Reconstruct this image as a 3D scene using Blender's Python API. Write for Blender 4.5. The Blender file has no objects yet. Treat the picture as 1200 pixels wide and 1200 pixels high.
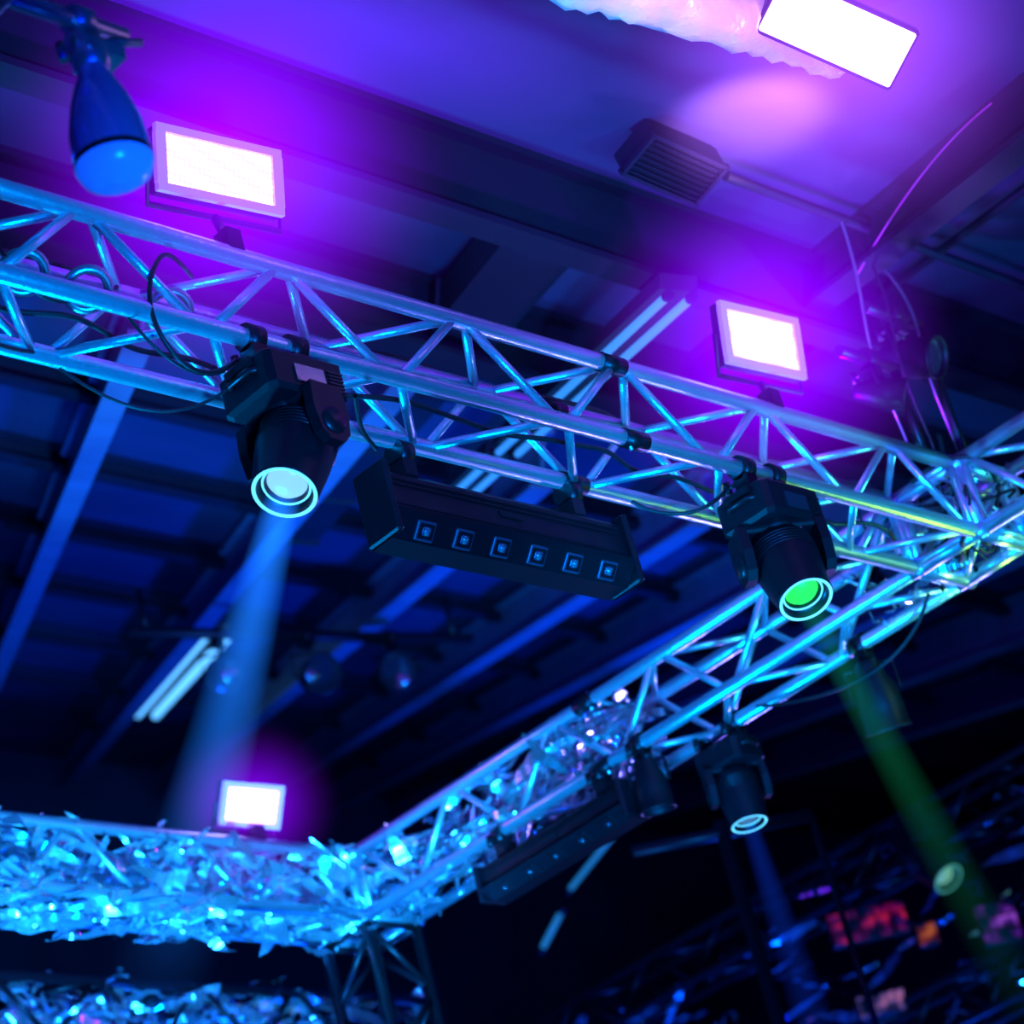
import bpy, math, random, bmesh
from mathutils import Vector, Matrix, Quaternion
random.seed(7)
V=Vector
scn=bpy.context.scene
scn.view_settings.view_transform='Standard'
scn.view_settings.look='None'

# ------------------------------------------------------------------ materials
def mat(name,col,metal=0.,rough=.5,emit=None,es=0.,noise=0.,nscale=20.,bump=0.,bscale=40.,coat=0.,spec=.5):
    m=bpy.data.materials.new(name); m.use_nodes=True
    nt=m.node_tree; b=nt.nodes['Principled BSDF']
    b.inputs['Base Color'].default_value=(*col,1)
    b.inputs['Metallic'].default_value=metal
    b.inputs['Roughness'].default_value=rough
    b.inputs['Coat Weight'].default_value=coat
    b.inputs['Specular IOR Level'].default_value=spec
    if emit:
        b.inputs['Emission Color'].default_value=(*emit,1); b.inputs['Emission Strength'].default_value=es
    tc=nt.nodes.new('ShaderNodeTexCoord')
    if noise>0:
        n=nt.nodes.new('ShaderNodeTexNoise'); n.inputs['Scale'].default_value=nscale; n.inputs['Detail'].default_value=5
        nt.links.new(tc.outputs['Object'],n.inputs['Vector'])
        mx=nt.nodes.new('ShaderNodeMix'); mx.data_type='RGBA'
        mx.inputs[6].default_value=(*[c*(1-noise) for c in col],1)
        mx.inputs[7].default_value=(*[min(1,c*(1+noise)) for c in col],1)
        nt.links.new(n.outputs['Fac'],mx.inputs[0]); nt.links.new(mx.outputs[2],b.inputs['Base Color'])
    if bump>0:
        n=nt.nodes.new('ShaderNodeTexNoise'); n.inputs['Scale'].default_value=bscale; n.inputs['Detail'].default_value=4
        nt.links.new(tc.outputs['Object'],n.inputs['Vector'])
        bp=nt.nodes.new('ShaderNodeBump'); bp.inputs['Strength'].default_value=bump; bp.inputs['Distance'].default_value=.02
        nt.links.new(n.outputs['Fac'],bp.inputs['Height']); nt.links.new(bp.outputs['Normal'],b.inputs['Normal'])
    return m
ALU=mat('aluminium',(.66,.84,.92),.78,.29,noise=.12,nscale=14,bump=.12,bscale=60)
BLK=mat('black_housing',(.006,.006,.010),.0,.45,noise=.3,nscale=30,bump=.08,bscale=200,spec=.3)
BLKM=mat('black_metal',(.022,.022,.028),.6,.35)
RUB=mat('black_cable',(.012,.012,.014),0,.5)
STEEL=mat('steel',(.55,.57,.6),.9,.3)
LENS=mat('lens_glass',(.12,.2,.25),.3,.1,coat=1)
DLENS=mat('dark_lens_glass',(.03,.04,.06),.3,.15,coat=1)
FOIL=mat('silver_foil',(.9,.92,.95),.85,.22,bump=.5,bscale=6)
FOILD=mat('silver_foil_duct',(.85,.85,.9),.35,.4,bump=.8,bscale=14)
DARKD=mat('dark_painted_duct',(.007,.007,.018),.0,.6,noise=.3,nscale=4,spec=.25)
ROOFM=mat('roof_deck_paint',(.034,.030,.075),.0,.6,noise=.55,nscale=1.2,bump=.25,bscale=3,spec=.3)
STEELB=mat('painted_steel_beam',(.15,.16,.25),.1,.5,noise=.35,nscale=5)
WALLM=mat('wall_paint',(.04,.045,.08),.0,.7,noise=.5,nscale=1.4,bump=.2,bscale=5)
FLOORM=mat('floor_concrete',(.05,.05,.06),.0,.45,noise=.4,nscale=2)
def emis(name,c,s): return mat(name,(.02,.02,.02),0,.5,c,s)
E_CYAN=emis('cyan_glow',(.10,.60,1),2.0)
E_TUBE=emis('tube_blue',(.03,.28,1),1.1)
E_TUBE2=emis('tube_blue_bright',(.10,.45,1),1.8)
E_LENSW=mat('lens_white',(.02,.05,.08),0,.3,(.22,.55,1),1.3)
E_GRN=emis('lens_green',(.02,.9,.08),1.3)
def flood_mat():
    m=bpy.data.materials.new('led_panel_white'); m.use_nodes=True; nt=m.node_tree; b=nt.nodes['Principled BSDF']
    b.inputs['Base Color'].default_value=(.05,.05,.05,1)
    tc=nt.nodes.new('ShaderNodeTexCoord'); vo=nt.nodes.new('ShaderNodeTexVoronoi'); vo.inputs['Scale'].default_value=70; vo.inputs['Randomness'].default_value=0
    nt.links.new(tc.outputs['Object'],vo.inputs['Vector'])
    mr=nt.nodes.new('ShaderNodeMapRange'); mr.inputs[1].default_value=.2; mr.inputs[2].default_value=.6; mr.inputs[3].default_value=6.; mr.inputs[4].default_value=2.0
    nt.links.new(vo.outputs['Distance'],mr.inputs[0])
    b.inputs['Emission Color'].default_value=(.75,.45,1,1); nt.links.new(mr.outputs[0],b.inputs['Emission Strength'])
    return m
E_FLOOD=flood_mat()
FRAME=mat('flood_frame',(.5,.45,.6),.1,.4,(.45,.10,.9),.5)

# ------------------------------------------------------------------ mesh builder
class MB:
    def __init__(s): s.v=[];s.f=[];s.m=[];s.sm=[]
    def add(s,vs,fs,mi,smooth):
        o=len(s.v); s.v+= [tuple(v) for v in vs]
        for f in fs: s.f.append([i+o for i in f]); s.m.append(mi); s.sm.append(smooth)
    def ring(s,c,ax,r,n):
        q=ax.normalized().to_track_quat('Z','Y')
        return [c+q@V((r*math.cos(2*math.pi*i/n),r*math.sin(2*math.pi*i/n),0)) for i in range(n)]
    def tube(s,a,b,r,mi=0,n=10,r2=None):
        a=V(a);b=V(b);d=b-a
        if d.length<1e-6: return
        vs=s.ring(a,d,r,n)+s.ring(b,d,r if r2 is None else r2,n)
        s.add(vs,[[i,(i+1)%n,n+(i+1)%n,n+i] for i in range(n)],mi,True)
        o=len(s.v)-2*n
        s.f.append([o+i for i in reversed(range(n))]);s.m.append(mi);s.sm.append(False)
        s.f.append([o+n+i for i in range(n)]);s.m.append(mi);s.sm.append(False)
    def path(s,pts,r,mi=0,n=8):
        pts=[V(p) for p in pts]; vs=[]
        for k,p in enumerate(pts):
            d=(pts[min(k+1,len(pts)-1)]-pts[max(k-1,0)])
            vs+=s.ring(p,d,r,n)
        fs=[]
        for k in range(len(pts)-1):
            for i in range(n): fs.append([k*n+i,k*n+(i+1)%n,(k+1)*n+(i+1)%n,(k+1)*n+i])
        s.add(vs,fs,mi,True)
    def box(s,c,size,mi=0,M=None,taper=1.,bev=0.):
        x,y,z=[k/2 for k in size]; M=M or Matrix.Identity(4); c=V(c)
        def rect(zz,sx,sy):
            if bev>0:
                b=bev
                return [V((sx-b,-sy,zz)),V((sx,-sy+b,zz)),V((sx,sy-b,zz)),V((sx-b,sy,zz)),V((-sx+b,sy,zz)),V((-sx,sy-b,zz)),V((-sx,-sy+b,zz)),V((-sx+b,-sy,zz))]
            return [V((sx,-sy,zz)),V((sx,sy,zz)),V((-sx,sy,zz)),V((-sx,-sy,zz))]
        if bev>0: lv=[(-z,x-bev*.7,y-bev*.7),(-z+bev*.7,x,y),(z-bev*.7,x*taper,y*taper),(z,x*taper-bev*.7,y*taper-bev*.7)]
        else: lv=[(-z,x,y),(z,x*taper,y*taper)]
        vs=[];n=8 if bev>0 else 4
        for l in lv: vs+=rect(*l)
        fs=[list(reversed(range(n))),[(len(lv)-1)*n+i for i in range(n)]]
        for k in range(len(lv)-1):
            for i in range(n): fs.append([k*n+i,k*n+(i+1)%n,(k+1)*n+(i+1)%n,(k+1)*n+i])
        s.add([M@(c+v) for v in vs],fs,mi,False)
    def lathe(s,prof,M,mi=0,n=32,smooth=True):
        vs=[];fs=[]
        for r,z in prof: vs+=[M@V((r*math.cos(2*math.pi*i/n),r*math.sin(2*math.pi*i/n),z)) for i in range(n)]
        for k in range(len(prof)-1):
            for i in range(n): fs.append([k*n+i,k*n+(i+1)%n,(k+1)*n+(i+1)%n,(k+1)*n+i])
        s.add(vs,fs,mi,smooth)
    def make(s,name,mats,parent=None):
        me=bpy.data.meshes.new(name); me.from_pydata(s.v,[],s.f)
        for m in mats: me.materials.append(m)
        me.polygons.foreach_set('material_index',s.m); me.polygons.foreach_set('use_smooth',s.sm); me.update()
        o=bpy.data.objects.new(name,me); scn.collection.objects.link(o)
        if parent: o.parent=parent
        return o
def empty(name,loc=(0,0,0)):
    e=bpy.data.objects.new(name,None); scn.collection.objects.link(e); e.empty_display_size=.1
    return e
def frame(origin,zdir,xhint=V((1,0,0))):
    z=V(zdir).normalized(); x=(V(xhint)-z*V(xhint).dot(z)).normalized(); y=z.cross(x)
    return Matrix.Translation(V(origin))@Matrix((x,y,z)).transposed().to_4x4()

# ------------------------------------------------------------------ truss
HW=.12; ZT=5.223; YN=4.178; XS=7.12; YF=7.105
def truss(name,p0,p1,pitch=.6,w=.24,cr=.0235,br=.0125,joints=(),mm=None):
    p0=V(p0);p1=V(p1);d=(p1-p0);L=d.length;d.normalize()
    up=V((0,0,1)) if abs(d.z)<.9 else V((0,1,0))
    s=d.cross(up).normalized();up=s.cross(d).normalized();h=w/2
    b=MB(); cs=[(-1,1),(1,1),(1,-1),(-1,-1)]
    P=lambda k,t: p0+d*t+s*(cs[k%4][0]*h)+up*(cs[k%4][1]*h)
    for k in range(4): b.tube(P(k,0),P(k,L),cr,0,14)
    n=max(1,round(L/pitch)); st=L/n
    for k in range(4):
        for i in range(n):
            t0=i*st;tm=t0+st/2;t1=t0+st
            A,B=(k,k+1) if k%2==0 else (k+1,k)
            b.tube(P(A,t0+.02),P(B,tm-.02),br,0,8); b.tube(P(B,tm+.02),P(A,t1-.02),br,0,8)
    for t in [0.,L]: 
        for k in range(4): b.tube(P(k,t),P(k+1,t),br*1.1,0,8)
    for t in joints:
        for k in range(4):
            b.tube(P(k,t-.045),P(k,t+.045),cr*1.15,1,14)
            b.tube(P(k,t-.02)-up*.035,P(k,t-.02)+up*.035,.006,0,6)
    return b.make(name,[mm or ALU,BLKM])
truss('lighting_truss',(1.0,YN,ZT),(XS-HW-.03,YN,ZT),joints=(4.45,))
truss('lighting_truss',(XS,YN+HW+.03,ZT),(XS,YF-HW-.03,ZT),joints=(1.4,),pitch=.5)
truss('lighting_truss',(1.0,YF,ZT),(XS-HW-.03,YF,ZT),joints=(3.9,),pitch=.5)
truss('lighting_truss',(XS,1.2,ZT),(XS,YN-HW-.03,ZT),pitch=.5)
def corner(x,y):
    b=MB();h=HW
    for sx in(-1,1):
        for sy in(-1,1):
            b.tube((x+sx*h,y+sy*h,ZT-h-.02),(x+sx*h,y+sy*h,ZT+h+.02),.025,0,14)
    for sz in(-1,1):
        for s in(-1,1):
            b.tube((x-h-.03,y+s*h,ZT+sz*h),(x+h+.03,y+s*h,ZT+sz*h),.025,0,14)
            b.tube((x+s*h,y-h-.03,ZT+sz*h),(x+s*h,y+h+.03,ZT+sz*h),.025,0,14)
        b.tube((x-h,y-h,ZT+sz*h),(x+h,y+h,ZT+sz*h),.012,0,8)
    for s in(-1,1):
        b.tube((x-h,y+s*h,ZT-h),(x+h,y+s*h,ZT+h),.012,0,8); b.tube((x+s*h,y-h,ZT-h),(x+s*h,y+h,ZT+h),.012,0,8)
    return b.make('truss_corner_block',[ALU])
corner(XS,YN);corner(XS,YF)
truss('truss_tower',(XS,YF,0),(XS,YF,ZT-HW-.03),pitch=.5,mm=BLKM)
truss('background_truss',(2.5,8.45,ZT+.05),(8.6,8.45,ZT+.05),pitch=.5,mm=BLKM)

# ------------------------------------------------------------------ fixtures
def clamp(b,c,along,mi=0,r=.026):
    c=V(c);a=V(along).normalized()
    b.tube(c-a*.022,c+a*.022,r+.010,mi,18)
    dn=V((0,0,-1)); sd=a.cross(dn)
    b.box((0,0,0),(.044,.05,.05),mi,frame(c+dn*.05,(0,0,1),a))
    b.tube(c+sd*(r+.005)-V((0,0,.03)),c+sd*(r+.04)-V((0,0,.03)),.007,mi,8)
    b.tube(c+sd*(r+.04)-V((0,0,.05)),c+sd*(r+.04)-V((0,0,.01)),.011,mi,8)
def moving_head(top,along,axis,lensmat,ringmat,scale=1.,pan=None,beam=None,drop=.0):
    e=empty('moving_head_light'); top=V(top);S=scale; axis=V(axis).normalized();a=V(along).normalized()
    b=MB()
    for s in(-1,1):
        clamp(b,top+a*.065*s,a,1)
        if drop>0: b.box((0,0,0),(.035,.04,drop+.03),1,frame(top+a*.065*s-V((0,0,.06+drop/2)),(0,0,1),a))
    zb=top.z-.065-drop
    Mb=frame((top.x,top.y,zb-.06*S),(0,0,1),a)
    b.box((0,0,.05*S),(.30*S,.10*S,.02*S),1,Mb)
    b.box((0,0,.01*S),(.27*S,.21*S,.12*S),0,Mb,bev=.016)
    b.box((0,-.107*S,.0),(.10*S,.006,.05*S),2,Mb)
    for i in range(6): b.box((.09*S,-.107*S,-.03*S+i*.011*S),(.05*S,.006,.004),1,Mb)
    for s in(-1,1):
        b.path([Mb@V((s*.132*S,-.05*S,.02*S)),Mb@V((s*.150*S,-.04*S,.02*S)),Mb@V((s*.150*S,.04*S,.02*S)),Mb@V((s*.132*S,.05*S,.02*S))],.007,1)
    b.lathe([(.0,-.075*S),(.06*S,-.075*S),(.065*S,-.05*S)],Mb,1,24)
    b.make('base',[BLK,BLKM,DLENS],e)
    h=(V((0,0,1)).cross(axis)); h=h.normalized() if h.length>.15 else V((math.cos(-.7),math.sin(-.7),0))
    if pan is not None: h=V((math.cos(pan),math.sin(pan),0)); 
    axis=(axis-h*axis.dot(h)).normalized()
    piv=V((top.x,top.y,zb-.215*S)); f=h.cross(V((0,0,1)))
    My=frame(piv,(0,0,1),h); y=MB()
    y.box((0,0,.105*S),(.27*S,.10*S,.028*S),0,My,bev=.01)
    for s in(-1,1):
        prof=[(-.055,.11),(.055,.11),(.062,.03),(.05,-.035),(.025,-.06),(-.025,-.06),(-.05,-.035),(-.062,.03)]
        vs=[My@V((s*(.112+o)*S,p*S,q*S)) for o in(0,.032) for p,q in prof]; n=8
        y.add(vs,[list(range(n)),[n+i for i in reversed(range(n))]]+[[i,n+i,n+(i+1)%n,(i+1)%n] for i in range(n)],0,False)
        Mk=frame(piv+h*s*.144*S,h*s,V((0,0,1)))
        y.lathe([(.04*S,0),(.036*S,.008*S),(0,.009*S)],Mk,1,20)
    y.make('yoke',[BLK,BLKM],e)
    k=MB(); M=frame(piv,axis,h)@Matrix.Scale(S,4)
    k.lathe([(0,-.125),(.045,-.122),(.078,-.10),(.097,-.06),(.103,0),(.102,.05),(.096,.10),(.090,.145),(.088,.168)],M,0,40)
    for i in range(5): k.lathe([(.1035-.004*abs(i-2)*.2,-.04+i*.012),(.107,-.037+i*.012),(.1035,-.034+i*.012)],M,1,40)
    k.lathe([(.088,.168),(.089,.176),(.085,.180)],M,1,40)
    k.lathe([(.085,.180),(.080,.1835),(.075,.179)],M,2,40)
    k.lathe([(.075,.179),(.072,.155),(.065,.153)],M,1,40)
    k.lathe([(.065,.153),(.062,.158),(.059,.153)],M,2,40)
    k.lathe([(.059,.153),(.053,.140)],M,1,40)
    k.lathe([(.053,.140),(.044,.152),(.024,.160),(0,.162)],M,3,40)
    k.make('head',[BLK,BLKM,ringmat,lensmat],e)
    if beam:
        col,st,L,r1=beam
        beam_cone(piv+axis*.20*S,axis,.048*S,r1,L,col,st,e)
    return e
def beam_cone(o,axis,r0,r1,L,col,st,parent):  # self-glowing cone volume painted in as the visible beam; nothing scatters
    axis=V(axis).normalized(); n=24
    bm=bmesh.new()
    ra=[bm.verts.new((r0*math.cos(2*math.pi*i/n),r0*math.sin(2*math.pi*i/n),0)) for i in range(n)]
    rb=[bm.verts.new((r1*math.cos(2*math.pi*i/n),r1*math.sin(2*math.pi*i/n),L)) for i in range(n)]
    for i in range(n): bm.faces.new((ra[i],ra[(i+1)%n],rb[(i+1)%n],rb[i]))
    bm.faces.new(list(reversed(ra)));bm.faces.new(rb)
    bmesh.ops.recalc_face_normals(bm,faces=bm.faces)
    me=bpy.data.meshes.new('light_beam'); bm.to_mesh(me); bm.free()
    m=bpy.data.materials.new('beam_emission'); m.use_nodes=True; nt=m.node_tree; nt.nodes.clear()
    N=nt.nodes.new; K=nt.links.new
    out=N('ShaderNodeOutputMaterial'); em=N('ShaderNodeEmission'); tc=N('ShaderNodeTexCoord'); sp=N('ShaderNodeSeparateXYZ')
    K(tc.outputs['Object'],sp.inputs[0])
    def mth(op,a,b_=None):
        x=N('ShaderNodeMath');x.operation=op
        for i,q in enumerate((a,b_)):
            if q is None: continue
            if isinstance(q,(int,float)): x.inputs[i].default_value=q
            else: K(q,x.inputs[i])
        return x.outputs[0]
    t=mth('DIVIDE',sp.outputs['Z'],L)
    rad=mth('ADD',mth('MULTIPLY',t,r1-r0),r0)
    rr=mth('SQRT',mth('ADD',mth('POWER',mth('ABSOLUTE',sp.outputs['X']),2.),mth('POWER',mth('ABSOLUTE',sp.outputs['Y']),2.)))
    q=mth('SUBTRACT',1.,mth('DIVIDE',rr,rad)); q=mth('MAXIMUM',q,0.)
    fall=mth('POWER',mth('MAXIMUM',mth('SUBTRACT',1.,t),0.),1.3)
    den=mth('MULTIPLY',mth('MULTIPLY',mth('POWER',q,.8),fall),mth('DIVIDE',st*r0,rad))
    em.inputs['Color'].default_value=(*col,1); K(den,em.inputs['Strength']); K(em.outputs[0],out.inputs['Volume'])
    me.materials.append(m)
    ob=bpy.data.objects.new('light_beam',me); scn.collection.objects.link(ob); ob.parent=parent
    ob.matrix_world=frame(o,axis,V((1,0,0)) if abs(axis.x)<.8 else V((0,1,0)))
    return ob
def halo_ball(c,r,col,st,parent):  # emissive sphere volume, paints the bloom around a lamp
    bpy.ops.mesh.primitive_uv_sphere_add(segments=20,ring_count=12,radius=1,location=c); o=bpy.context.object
    o.name='painted_halo'; o.scale=(r,r,r)
    m=bpy.data.materials.new('painted_halo'); m.use_nodes=True; nt=m.node_tree; nt.nodes.clear(); N=nt.nodes.new;K=nt.links.new
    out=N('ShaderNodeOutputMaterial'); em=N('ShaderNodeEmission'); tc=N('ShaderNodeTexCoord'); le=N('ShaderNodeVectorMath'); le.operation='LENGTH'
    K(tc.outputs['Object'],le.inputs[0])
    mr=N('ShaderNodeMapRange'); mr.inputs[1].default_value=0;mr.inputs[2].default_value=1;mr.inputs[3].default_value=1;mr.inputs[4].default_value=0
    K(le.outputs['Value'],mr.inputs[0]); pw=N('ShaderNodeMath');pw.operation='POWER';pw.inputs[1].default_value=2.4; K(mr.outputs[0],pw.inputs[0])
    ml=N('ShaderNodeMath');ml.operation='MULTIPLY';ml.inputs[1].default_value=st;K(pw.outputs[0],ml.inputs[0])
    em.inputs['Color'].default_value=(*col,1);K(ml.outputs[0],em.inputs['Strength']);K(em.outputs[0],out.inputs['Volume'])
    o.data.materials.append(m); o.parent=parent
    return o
moving_head((4.19,YN-HW,ZT-HW),(1,0,0),(-.48,-.03,-.88),E_LENSW,E_CYAN,.90,beam=((.01,.19,1),15.,1.5,.11),drop=.025)
moving_head((5.96,YN-HW,ZT-HW),(1,0,0),(-.20,-.30,-.93),E_GRN,E_CYAN,.90,beam=((.01,.40,.16),3.0,1.6,.08),drop=.025)
moving_head((XS+HW,5.39,ZT-HW),(0,1,0),(-.03,-.085,-1),emis('lens_dim_blue',(.1,.3,.6),.6),E_CYAN,.72,beam=((.005,.07,1),3.,1.6,.12))

def flood(c,facing,w,h,mount,glow,halo=.45):
    e=empty('led_flood_light'); c=V(c);M=frame(c,facing,V(facing).cross(V((0,0,1)))*-1)
    b=MB(); d=.035
    b.box((0,0,-d/2),(w,h,d),0,M,bev=.008)
    iw,ih=w*.84,h*.76
    for s in(-1,1):
        b.box((0,s*(h/2-(h-ih)/4),.006),(w*.99,(h-ih)/2,.016),1,M)
        b.box((s*(w/2-(w-iw)/4),0,.006),((w-iw)/2,ih,.016),1,M)
    b.box((0,0,.002),(iw,ih,.006),2,M)
    for i in range(9): b.box((-w*.4+i*w*.1,0,-d-.012),(.005,h*.8,.025),0,M)
    sgn=1 if (M.to_3x3()@V((0,1,0))).z>0 else -1
    yb=-sgn*h/2
    b.path([M@V((-w*.52,0,-d/2)),M@V((-w*.52,yb*1.3,-d*.7)),M@V((w*.52,yb*1.3,-d*.7)),M@V((w*.52,0,-d/2))],.008,0)
    b.tube(M@V((0,yb*1.3,-d*.7)),V(mount),.012,0,10)
    b.box((0,0,0),(.045,.05,.06),0,frame(V(mount),(0,0,1)))
    b.make('flood_body',[BLK,FRAME,E_FLOOD],e)
    halo_ball(c+V(facing).normalized()*.02,halo,(.24,.0,1),glow,e)
    return e
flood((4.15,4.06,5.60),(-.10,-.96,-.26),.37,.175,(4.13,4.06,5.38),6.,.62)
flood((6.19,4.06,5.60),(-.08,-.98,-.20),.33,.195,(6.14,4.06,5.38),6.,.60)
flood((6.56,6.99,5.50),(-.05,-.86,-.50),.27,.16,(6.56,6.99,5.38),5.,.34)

def led_bar(c,along,L,facing,n=6,H=.18,lm=LENS):
    e=empty('led_bar_light'); c=V(c);a=V(along).normalized();fc=V(facing).normalized()
    M=frame(c,(0,0,1),a); b=MB()
    sgn=1 if (M.to_3x3()@V((0,1,0))).dot(fc)>0 else -1
    D=.12
    prof=[(-D/2,H/2),(D*.15,H/2),(D*.35,H*.36),(D*.38,-H*.20),(D*.55,-H*.26),(D*.50,-H*.34),(D*.12,-H*.62),(-D/2,-H*.62)]
    n_=len(prof); vs=[M@V((s*L/2,sgn*p,q)) for s in(-1,1) for p,q in prof]
    b.add(vs,[list(range(n_)),[n_+i for i in reversed(range(n_))]]+[[i,n_+i,n_+(i+1)%n_,(i+1)%n_] for i in range(n_)],0,False)
    for s in(-1,1):
        b.box((s*(L/2+.010),sgn*.005,-.01),(.022,D*1.05,H*1.15),0,M,bev=.008)
        b.box((s*L*.36,-sgn*.01,H/2+.02),(.05,.06,.05),1,M)
        clamp(b,M@V((s*L*.36,0,H/2+.075)),a,1)
    for zz in (.28,.20,-.12): b.box((0,sgn*(D*.375),H*zz),(L*.96,.006,.004),1,M)
    b.box((0,sgn*D*.375,H*.08),(L*.1,.006,.016),1,M)
    p4=V((0,sgn*prof[5][0],prof[5][1]));p5=V((0,sgn*prof[6][0],prof[6][1])); mid=(p4+p5)/2; t=(p5-p4).normalized(); nn=V((0,-t.z*sgn,t.y*sgn)); 
    if nn.z>0: nn=-nn
    R=M.to_3x3()
    for i in range(n):
        x=(-.5+(i+.5)/n)*L*.93
        Mi=frame(M@(mid+V((x,0,0))+nn*.002),R@nn,R@V((1,0,0)))
        b.box((0,0,0),(.062,.052,.008),2,Mi,bev=.003); b.box((0,0,.003),(.050,.040,.006),0,Mi)
        b.box((0,0,.005),(.030,.026,.006),2,Mi,bev=.004); b.lathe([(.011,.008),(.008,.012),(0,.014)],Mi,3,16)
    b.make('bar_housing',[BLK,BLKM,mat('lens_bezel',(.07,.09,.15),.4,.35) if lm is LENS else BLKM,lm],e)
    return e
led_bar((5.11,YN+HW,ZT-HW-.205),(1,0,0),.86,(0,-1,0))
led_bar((XS-HW,6.0,ZT-HW-.15),(0,1,0),.7,(-1,0,0),5,.12,DLENS)

def par_can(top,axis,s=1.,lm=None,name='par_can_light',along=(1,0,0)):
    e=empty(name);top=V(top);b=MB(); clamp(b,top,along,1)
    piv=top+V((0,0,-.20*s)); ax=V(axis).normalized(); h=ax.cross(V((0,0,1)));h=h.normalized() if h.length>.2 else V((.7,-.7,0))
    b.path([piv+h*.09*s,piv+h*.09*s+V((0,0,.11*s)),piv-h*.09*s+V((0,0,.11*s)),piv-h*.09*s],.007,1)
    b.tube(top+V((0,0,-.05)),piv+V((0,0,.11*s)),.01,1)
    M=frame(piv,ax,h)@Matrix.Scale(s,4)
    b.lathe([(0,-.13),(.035,-.13),(.05,-.10),(.055,-.06),(.075,-.02),(.082,.05),(.082,.12),(.088,.125),(.088,.135),(.078,.135),(.078,.11)],M,0,28)
    b.lathe([(.078,.11),(.05,.118),(0,.122)],M,2,28)
    b.make('can',[BLK,BLKM,lm or DLENS],e); return e
par_can((XS-HW,5.55,ZT-HW),(.1,.1,-1),.72,along=(0,1,0))
par_can((XS+HW,4.75,ZT-HW),(.3,.2,-1),.9,along=(0,1,0))

def glass_lamp():
    e=empty('hanging_globe_lamp'); b=MB(); x,y=3.005,3.2
    M=frame((x,y,4.915),(.02,.0,-1))
    GL=mat('blue_glass',(.16,.22,.55),.55,.16,(.01,.02,.5),.12,noise=.3,nscale=12,coat=1.)
    GB=mat('glass_glow',(.05,.2,.7),.0,.25,(.01,.14,1),.45)
    b.lathe([(.026,-.02),(.030,.02),(.044,.05),(.060,.095),(.072,.15),(.076,.215)],M,0,36)
    b.lathe([(.076,.215),(.075,.228)],M,2,36); b.lathe([(.075,.228),(.066,.25),(.042,.263),(0,.270)],M,1,36)
    b.lathe([(0,-.07),(.03,-.07),(.036,-.03),(.036,0),(.027,.01)],M,3,28)
    b.make('glass_shade',[GL,GB,BLKM,STEEL],e)
    c=MB(); c.tube((2.6,y,5.02),(x+.10,y,5.02),.018,0); clamp(c,(x-.01,y,5.02),(1,0,0),0,.02); c.tube((x-.01,y,5.0),(x-.01,y,4.93),.014,0)
    c.tube((x,y,4.97),(x+.12,y-.02,5.0),.009,0); c.box((x+.02,y,4.95),(.09,.06,.03),0)
    c.make('lamp_clamp',[STEEL],e)
glass_lamp()
truss('lighting_truss',(2.70,1.2,5.14),(2.70,3.45,5.14),pitch=.45)

# ------------------------------------------------------------------ cables
def cable(name,pts,r=.006,m=None):
    c=bpy.data.curves.new(name,'CURVE');c.dimensions='3D';c.bevel_depth=r;c.bevel_resolution=2
    s=c.splines.new('NURBS');s.points.add(len(pts)-1)
    for p,q in zip(s.points,pts): p.co=(*q,1)
    s.use_endpoint_u=True;s.order_u=4
    c.materials.append(m or RUB); o=bpy.data.objects.new(name,c);scn.collection.objects.link(o);return o
cable('power_cable',[(4.10,YN-.08,5.06),(3.98,YN-.1,4.96),(3.84,YN-.13,4.98),(3.80,YN-.14,5.12),(3.86,YN-.14,5.25),(3.95,YN-.1,5.33),(4.1,YN,5.35)])
cable('power_cable',[(4.08,YN-.08,5.04),(3.95,YN-.1,4.93),(3.80,YN-.13,4.97),(3.76,YN-.1,5.12)],.004)
cable('power_cable',[(4.09,YN-.08,5.0),(3.97,YN,4.90),(3.86,YN+.05,4.92),(3.72,YN+.1,5.06)],.004)
cable('power_cable',[(3.35,YN-.1,5.33),(3.5,YN-.05,5.2),(3.62,YN,5.12),(3.75,YN,5.2),(3.9,YN+.05,5.3)],.006)
cable('power_cable',[(3.3,YN+.1,5.1),(3.45,YN,5.02),(3.6,YN+.1,5.06),(3.72,YN+.12,5.12)],.005)
cable('power_cable',[(4.45,YN-.1,5.03),(4.6,YN+.05,5.05),(4.66,YN+.1,5.09),(4.72,YN+.12,5.06)])
pts=[(2.+i*.13,YN+.13+random.uniform(-.02,.02),ZT+HW+.03+random.uniform(-.02,.02)) for i in range(40)]
cable('power_cable',pts,.009)
pts=[(2.+i*.13,YN+.05+random.uniform(-.05,.05),ZT-HW+.03+random.uniform(0,.03)) for i in range(38)]
cable('power_cable',pts,.007)
cable('power_cable',[(5.9,YN-.05,5.08),(5.8,YN,4.98),(5.72,YN+.08,5.02),(5.66,YN+.12,5.1)],.006)
cable('power_cable',[(XS+.05,4.4,5.1),(XS+.1,4.6,4.9),(XS,4.9,4.95),(XS+.1,5.2,5.1)],.006)
for sx in (3.6,3.78,4.02): 
    b=MB(); M=frame((sx,YN+.02,ZT+.02),(.3,.5,.8))
    b.lathe([(.05+.012*math.cos(k),.012*math.sin(k)) for k in [i*math.pi/4 for i in range(9)]],M,0,24); b.make('cable_coil',[STEEL])
for i in range(12):
    pts=[(random.uniform(6.85,7.35),random.uniform(3.95,4.45),random.uniform(5.05,5.45)) for _ in range(7)]
    cable('power_cable',pts,.005 if i%2 else .008, RUB if i%3 else STEEL)
for i in range(3):
    x0=6.75+i*.14
    cable('hanging_cable',[(x0,4.0+i*.05,6.15),(x0+.03,4.02,5.95),(x0-.05,4.05,5.7),(x0+.06,4.08,5.5),(x0+.1,4.1,5.36)],.005,RUB if i%2 else STEEL)

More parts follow.
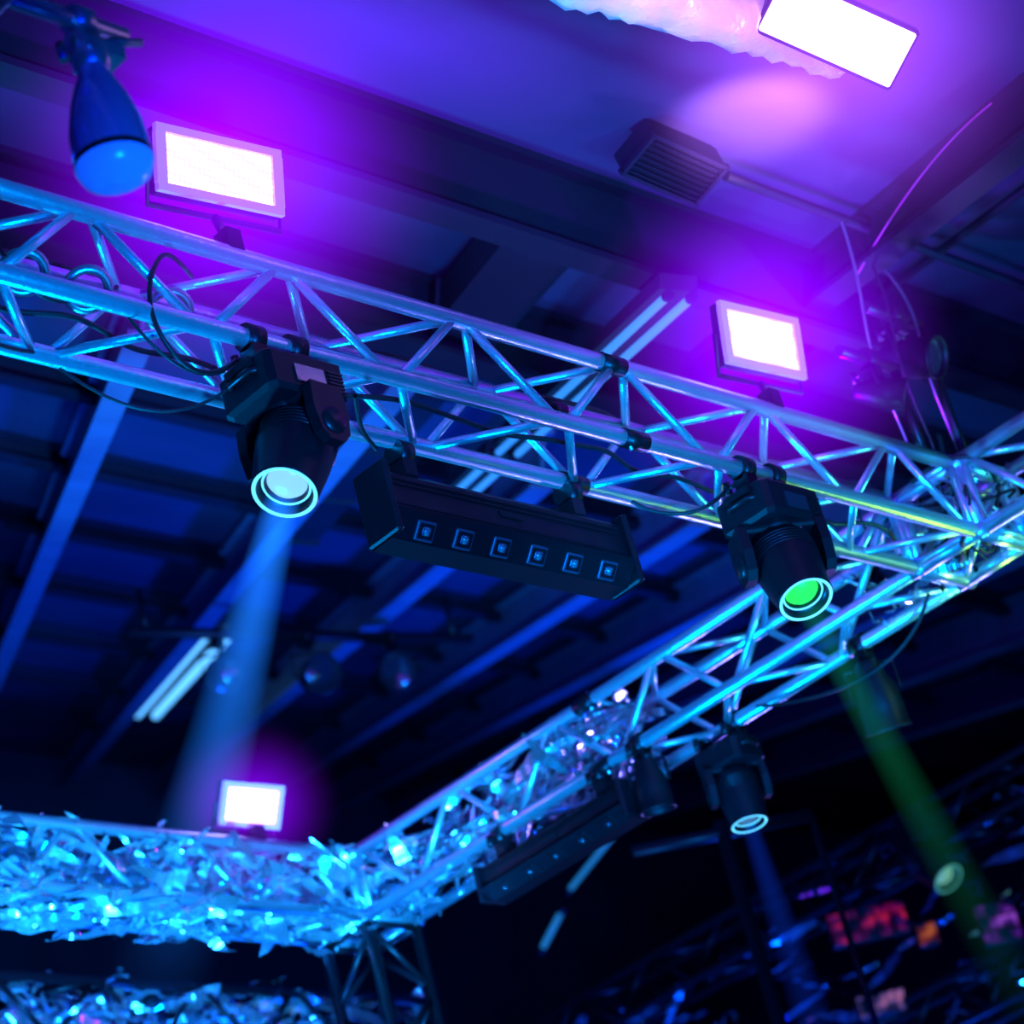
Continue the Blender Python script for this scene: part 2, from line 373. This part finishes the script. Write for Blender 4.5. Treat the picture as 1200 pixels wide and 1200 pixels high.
# ------------------------------------------------------------------ building shell
def roofz(y): return 4.6+.405*y
XL,XR,YB,YFr=-6.,23.,18.,-3.
def slab(name,vs,m):
    me=bpy.data.meshes.new(name); me.from_pydata(vs,[],[list(range(len(vs)))]); me.materials.append(m)
    o=bpy.data.objects.new(name,me); scn.collection.objects.link(o); return o
slab('floor',[(XL,YFr,0),(XR,YFr,0),(XR,YB,0),(XL,YB,0)],FLOORM)
slab('ceiling',[(XL,YFr,roofz(YFr)),(XL,YB,roofz(YB)),(XR,YB,roofz(YB)),(XR,YFr,roofz(YFr))],ROOFM)
slab('wall_back',[(XL,YB,0),(XR,YB,0),(XR,YB,roofz(YB)),(XL,YB,roofz(YB))],WALLM)
slab('wall_front',[(XL,YFr,0),(XL,YFr,roofz(YFr)),(XR,YFr,roofz(YFr)),(XR,YFr,0)],WALLM)
slab('wall_left',[(XL,YFr,0),(XL,YB,0),(XL,YB,roofz(YB)),(XL,YFr,roofz(YFr))],WALLM)
slab('wall_right',[(XR,YFr,0),(XR,YFr,roofz(YFr)),(XR,YB,roofz(YB)),(XR,YB,0)],WALLM)
D1=V((.551,.825,.334)).normalized(); RN=V((0,-.405,1)).normalized()
def on(c,y,drop=0.): return V((c+.667*y,y,roofz(y)))-RN*drop
def ibeam(b,p,q,w,h,mi=0):
    p=V(p);q=V(q);d=q-p;L=d.length;M=frame((p+q)/2,d,d.cross(RN))
    b.box((0,h/2,0),(w,.02,L),mi,M);b.box((0,-h/2,0),(w,.02,L),mi,M);b.box((0,0,0),(.02,h,L),mi,M)
b=MB()
for c,y0,y1 in [(2.86,5.7,17.9),(3.9,6.6,17.9),(4.9,6.6,17.9),(5.78,5.7,17.9),(6.8,5.7,17.9),(7.9,5.7,17.9),(9.0,5.7,17.9),(1.7,6.,17.9),(.5,6,17.9),(-.8,6,17.9),(-2.2,6,17.9)]:
    ibeam(b,on(c,y0,.16),on(c,y1,.16),.10,.24)
b.make('roof_rafter_set',[STEELB])
b=MB()
for y in (7.4,8.5,9.7,11.,12.4,13.9,15.5):
    ibeam(b,V((XL+.1,y,roofz(y)))-RN*.06,V((XR-.1,y,roofz(y)))-RN*.06,.1,.09)
b.make('roof_purlin_set',[DARKD])
b=MB(); ibeam(b,V((2.,4.42,roofz(4.42)))-RN*.13,V((12.,4.42,roofz(4.42)))-RN*.13,.16,.24)
ibeam(b,V((2.,5.55,roofz(5.55)))-RN*.13,V((12.,5.55,roofz(5.55)))-RN*.13,.2,.24)
ibeam(b,on(4.25,2.2,.09),on(4.25,5.5,.09),.10,.16)
b.make('roof_girder',[DARKD])
b=MB()
for (p,q,rr) in [((6.2,4.0,roofz(4.0)-.06),(12.,4.0,roofz(4.0)-.06),.016),(on(4.6,2.4,.05),on(4.6,5.4,.05),.014)]:
    b.tube(p,q,rr,0,10)
b.make('ceiling_conduit',[DARKD])
def fluor(c,y0,y1,r,sep,m,drop):
    b=MB(); sd=D1.cross(RN).normalized()
    for s in(-1,1):
        p=on(c,y0,drop)+sd*sep/2*s; q=on(c,y1,drop)+sd*sep/2*s
        b.tube(p,q,r,0,12)
        for e_,t in((p,-1),(q,1)): b.tube(e_,e_+D1*.03*t,r*1.2,1,12)
    p=on(c,y0,drop-.05);q=on(c,y1,drop-.05); M=frame((p+q)/2,q-p,sd); b.box((0,0,0),(sep*1.6,.05,(q-p).length),1,M)
    return b.make('fluorescent_tube_light',[m,DARKD])
fluor(3.46,4.20,6.0,.014,.075,E_TUBE,.38)
fluor(3.46,6.1,7.4,.014,.075,E_TUBE,.38)
fluor(3.12,11.0,14.3,.030,.13,E_TUBE2,.15)
b=MB()
p=on(3.02,4.52,.12);q=on(3.02,8.6,.12); M=frame((p+q)/2,q-p,D1.cross(RN)); b.box((0,0,0),(.26,.14,(q-p).length),0,M)
for i in range(1,6):
    c=p+(q-p)*(i/5); b.box((0,0,0),(.29,.17,.03),0,frame(c,q-p,D1.cross(RN)))
b.make('air_duct',[DARKD])
def vent():
    e=empty('ceiling_vent'); b=MB(); c=V((5.92,3.98,6.09)); M=frame(c,(-.10,-.25,-1),(1,0,-.02))
    b.box((0,0,-.04),(.30,.16,.08),0,M,bev=.01)
    b.box((0,.075,.005),(.32,.012,.02),1,M);b.box((0,-.075,.005),(.32,.012,.02),1,M);b.box((-.15,0,.005),(.012,.16,.02),1,M);b.box((.15,0,.005),(.012,.16,.02),1,M)
    for i in range(7): b.box((0,-.057+i*.019,.0),(.28,.003,.03),1,M)
    b.make('vent_box',[DARKD,DARKD],e)
vent()
def duct(name,p,q,r,m,wob=0.,seg=60,n=40):
    p=V(p);q=V(q);d=q-p;M=frame(p,d,V((0,0,1)));L=d.length;vs=[];fs=[]
    for k in range(seg+1):
        for i in range(n):
            a=2*math.pi*i/n; rr=r*(1+wob*random.uniform(-1,1))*(1+.05*math.sin(k*1.3))
            vs.append(M@V((rr*math.cos(a),rr*math.sin(a),L*k/seg)))
    for k in range(seg):
        for i in range(n): fs.append([k*n+i,k*n+(i+1)%n,(k+1)*n+(i+1)%n,(k+1)*n+i])
    b=MB();b.add(vs,fs,0,True);return b.make(name,[m])
duct('foil_flex_duct',(4.0,3.32,5.79),(5.47,3.07,5.73),.085,FOILD,.09,46,14)
def ceiling_glow():  # lamp grown into a glowing panel, standing in for bright reflective ductwork
    e=empty('ceiling_glow_panel'); b=MB(); a=V((1,-.1,-.05)).normalized(); c=V((5.30,2.97,5.64)); M=frame(c,(-.45,-.40,-.8),a)
    b.box((0,0,-.02),(.40,.17,.04),0,M,bev=.008); b.box((0,0,.002),(.38,.15,.010),1,M,bev=.004)
    for s in(-1,1): b.tube(c+a*s*.1+V((.02,.02,.02)),c+a*s*.1+V((.02,.02,.15)),.006,0)
    b.make('glow_panel_body',[BLKM,emis('panel_white',(.75,.42,1),5.)],e)
    halo_ball(c,.66,(.34,.06,1),5.,e)
ceiling_glow()
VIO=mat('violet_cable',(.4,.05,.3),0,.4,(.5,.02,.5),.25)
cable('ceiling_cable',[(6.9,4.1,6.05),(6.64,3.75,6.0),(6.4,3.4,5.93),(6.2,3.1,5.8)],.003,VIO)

# ------------------------------------------------------------------ crumpled foil dressing inside the truss
def foil_bits(n,box,size,m=FOIL,wd=(.03,.09)):
    b=MB()
    for i in range(n):
        c=V([random.uniform(*q) for q in box]); ax=V((random.uniform(-1,1),random.uniform(-1,1),random.uniform(-1,1))).normalized()
        L=[q[1]-q[0] for q in box]
        d=V((random.uniform(-1,1)*(1 if L[0]>L[1] else .4),random.uniform(-1,1)*(1 if L[1]>L[0] else .4),random.uniform(-.35,.35))).normalized(); s=random.uniform(.4,1)*size
        k=10; sd=d.cross(ax).normalized()*s*random.uniform(*wd); vs=[]
        bend=ax*s*random.uniform(-.25,.25); ph=random.uniform(0,6)
        for j in range(k+1):
            t=j/k; cc=c+d*s*(t-.5)+bend*math.sin(t*math.pi)+ax*.014*math.sin(ph+t*16)
            w=math.sin(math.pi*(t*.9+.05))
            for sg in(-1,1):
                pt=cc+sd*w*sg
                for a_ in range(3): pt[a_]=min(max(pt[a_],box[a_][0]-.012-random.random()*.012),box[a_][1]+.012+random.random()*.012)
                vs.append(pt)
        b.add(vs,[[2*j,2*j+1,2*j+3,2*j+2] for j in range(k)],0,True)
    return b.make('foil_streamer_garland',[m])
foil_bits(620,((4.3,7.02),(6.96,7.24),(5.06,5.36)),.40,wd=(.03,.12))
foil_bits(260,((7.0,7.24),(5.6,7.1),(5.08,5.35)),.34)
foil_bits(60,((7.0,7.24),(4.0,4.6),(5.09,5.35)),.22)
foil_bits(330,((4.8,8.6),(8.30,8.60),(5.10,5.42)),.45,wd=(.03,.12))

# ------------------------------------------------------------------ far right clutter
truss('background_truss',(12.2,4.5,6.35),(12.2,13.,6.35),pitch=.6,mm=BLKM)
truss('background_truss',(12.2,4.5,5.45),(12.2,13.,5.45),pitch=.6,mm=BLKM)
def led_panel(c,w,h,c1,c2,st,name='led_brick_panel'):
    m=bpy.data.materials.new('brick_led'); m.use_nodes=True;nt=m.node_tree;bs=nt.nodes['Principled BSDF'];bs.inputs['Base Color'].default_value=(.02,.02,.02,1)
    tc=nt.nodes.new('ShaderNodeTexCoord'); no=nt.nodes.new('ShaderNodeTexNoise'); no.inputs['Scale'].default_value=14; no.inputs['Detail'].default_value=1
    cr=nt.nodes.new('ShaderNodeValToRGB'); cr.color_ramp.elements[0].position=.42; cr.color_ramp.elements[0].color=(0,0,.01,1); cr.color_ramp.elements[1].position=.70; cr.color_ramp.elements[1].color=(*c1,1)
    e=cr.color_ramp.elements.new(.54); e.color=(*[q*.5 for q in c2],1)
    nt.links.new(tc.outputs['Object'],no.inputs['Vector']);nt.links.new(no.outputs['Fac'],cr.inputs[0]);nt.links.new(cr.outputs[0],bs.inputs['Emission Color']);bs.inputs['Emission Strength'].default_value=st
    b=MB();b.box((0,0,0),(w,.06,h),1,bev=.01)
    for i in range(5):
        for j in range(3):
            b.box(((-.4+i*.2)*w,-.034,(-.32+j*.32)*h),(w*.17,.012,h*.26),0)
    for s in(-1,1): b.tube((s*w*.3,.02,h*.4),(s*w*.3,.02,h*.75),.012,1)
    o=b.make(name,[m,BLK]); o.matrix_world=frame(c,(0,0,1),(.77,-.64,0)); return o
led_panel((12.0,8.38,6.0),.42,.18,(1,.02,.10),(.35,.0,.3),.40)
led_panel((12.0,7.62,5.68),.20,.22,(.5,.1,1),(.2,.0,.6),.5)
led_panel((12.0,8.45,5.58),.26,.12,(.9,.3,.7),(.3,.2,.9),.40)
led_panel((12.0,8.05,5.80),.10,.12,(1,.25,.03),(1,.1,.0),.40)
def strip(p,q,m,r=.025):
    b=MB();b.tube(p,q,r,0,10);d=(V(q)-V(p)).normalized();b.tube(V(p)-d*.04,p,r*1.3,1,10);b.tube(q,V(q)+d*.04,r*1.3,1,10)
    b.box((0,0,0),(.06,.03,(V(q)-V(p)).length),1,frame((V(p)+V(q))/2+V((.03,0,.04)),d,(0,0,1)))
    return b.make('led_strip_lamp',[m,BLK])
E_T3=emis('tube_cyan_dim',(.02,.30,.9),.55)
strip((12,10.3,7.05),(12,9.75,7.25),E_T3,.016)
strip((12,10.62,6.82),(12,10.42,6.95),E_T3,.018)
moving_head((12.,7.9,6.23+.2),(0,1,0),(-.1,-.5,-.7),emis('head_green',(.3,.9,.6),.4),emis('ring_dim',(.1,.6,.5),.5),1.)
foil_bits(170,((12.05,12.35),(6.8,12.),(5.4,6.4)),.4)  # strips added to scatter small highlights through the far clutter
b=MB(); b.tube((9,6.84,0),(9,6.84,5.6),.03,0,14); b.tube((9,6.84,3.),(9,6.84,3.2),.045,0,14); b.tube((8.7,7.09,5.55),(9.3,6.6,5.55),.025,0,12)
b.tube((9.3,6.6,5.55),(9.3,6.6,4.2),.015,0,10)
for a in range(3):
    an=a*2.094; b.tube((9,6.84,.9),(9+.6*math.cos(an),6.84+.6*math.sin(an),.02),.02,0)
b.make('lighting_stand',[BLKM])
for p,ax in [((9.3,9.89,8.1),(-.6,-.6,-.4)),((9.8,9.75,8.1),(-.4,-.8,-.4)),((10.3,9.62,8.1),(-.7,-.6,-.2))]:
    par_can(p,ax,1.2)
b=MB(); b.tube((8.8,10.,8.1),(10.8,9.5,8.1),.03,0,12)
for x in(8.9,10.7): b.tube((x,9.97 if x<9 else 9.53,8.1),(x,9.97 if x<9 else 9.53,roofz(9.5)-.1),.015,0)
b.make('lighting_bar',[BLKM])
def post_can(x,y,z0,z1,ax,s):
    e=par_can((x,y,z1),ax,s,along=(1,0,0)); b=MB(); b.tube((x-.14,y,z1),(x+.14,y,z1),.02,0); b.tube((x+.13,y,z0),(x+.13,y,z1),.016,0); b.make('mounting_post',[BLKM],e)
post_can(6.95,4.06,5.36,5.88,(.1,-.6,-.3),.8)
post_can(6.72,4.06,5.36,5.66,(.5,-.6,-.3),.6)
for (x,y) in ((2.2,YN),(3.,YF),(XS,2.)):
    b=MB(); b.tube((x,y,ZT+.1),(x,y,roofz(y)-.01),.005,0,6); b.make('suspension_cable',[STEEL])

# ------------------------------------------------------------------ lights
def spot(loc,tgt,col,pw,ang=60,size=.2,blend=.6):  # unseen spots, no fixture is modelled for them
    l=bpy.data.lights.new('unseen_spot','SPOT');l.color=col;l.energy=pw;l.spot_size=math.radians(ang);l.spot_blend=blend;l.shadow_soft_size=size
    o=bpy.data.objects.new('unseen_spot',l);scn.collection.objects.link(o);o.location=loc
    o.rotation_euler=(V(tgt)-V(loc)).to_track_quat('-Z','Y').to_euler();return o
def point(loc,col,pw,size=.1):  # unseen point lamps added for local colour tints
    l=bpy.data.lights.new('unseen_glow','POINT');l.color=col;l.energy=pw;l.shadow_soft_size=size
    o=bpy.data.objects.new('unseen_glow',l);scn.collection.objects.link(o);o.location=loc;return o
CY=(.0,.33,1);BL=(.0,.06,1);PU=(.24,.0,1)
spot((2.6,1.5,2.6),(4.4,4.2,5.2),CY,1000,44)
spot((4.6,1.6,2.6),(6.3,4.2,5.2),CY,1100,38)  # added to carry cyan over the right end of the near truss
spot((4.2,6.2,3.2),(4.9,4.2,5.2),CY,900,75)
spot((5.2,4.8,2.6),(7.1,5.6,5.2),(.0,.28,1),1000,50)
spot((4.9,5.0,2.8),(6.0,7.1,5.2),(.01,.34,1),2400,55)
spot((9.5,6.2,4.5),(7.2,5.4,5.2),(.20,.15,1),200,60)
spot((8.6,2.8,4.0),(7.1,4.2,5.2),(.05,.8,.7),200,40)
point((7.3,4.15,4.95),(.4,1,.05),1.6,.05)  # added green tint at the near corner
spot((12.,9.,2.5),(8.,11.,9.),(.0,.06,1),3800,100,.5)  # added on the right to rake across the rafters
spot((6.,9.5,2.),(7.,8.4,5.2),(.01,.22,1),900,60,.3)
spot((4.5,7.5,2.),(7.,10.,8.5),BL,1300,80,.8)
spot((11.,5.,2.5),(12.5,9.,6.),(.01,.2,1),800,50)
spot((4.55,4.25,5.45),(4.9,4.5,6.4),PU,260,150,.03,1.)  # added near the floods to turn the ceiling violet
spot((6.55,4.25,5.45),(6.9,4.3,6.4),PU,90,150,.03,1.); point((6.7,7.3,5.6),PU,6,.03)
spot((4.8,2.6,4.6),(6.4,3.2,5.9),(.19,.0,1),230,75,.1,1.)
spot((5.2,3.0,4.9),(5.95,3.67,6.08),(.80,.32,1),3200,19,.05,1.)  # added to make the pale violet pool on the roof
spot((4.6,2.5,4.9),(4.9,3.2,5.75),(.60,.25,1),120,45,.1,1.)  # added to brighten the foil duct
w=bpy.data.worlds.new('World');scn.world=w;w.use_nodes=True
w.node_tree.nodes['Background'].inputs[0].default_value=(.004,.02,.35,1);w.node_tree.nodes['Background'].inputs[1].default_value=.35
def area(loc,tgt,col,pw,s):  # unseen area lamp added to wash the roof and truss blue
    l=bpy.data.lights.new('unseen_wash','AREA');l.color=col;l.energy=pw;l.size=s
    o=bpy.data.objects.new('unseen_wash',l);scn.collection.objects.link(o);o.location=loc;o.rotation_euler=(V(tgt)-V(loc)).to_track_quat('-Z','Y').to_euler()
area((1.,-1.,1.),(6,6,6),(.0,.0,1),420,3.)

# ------------------------------------------------------------------ camera
cam=bpy.data.cameras.new('camera');co=bpy.data.objects.new('camera',cam);scn.collection.objects.link(co)
r=V((.70745,-.6658,-.23711));u=V((-.16217,-.47946,.86245));fw=V((.6879,.57169,.44717))
co.matrix_world=Matrix.Translation((0,0,1.6))@Matrix((r,u,-fw)).transposed().to_4x4()
cam.sensor_width=36;cam.lens=3351.2/1200*36;cam.clip_end=200
cam.dof.use_dof=True;cam.dof.focus_distance=7.1;cam.dof.aperture_fstop=2.8
scn.camera=co
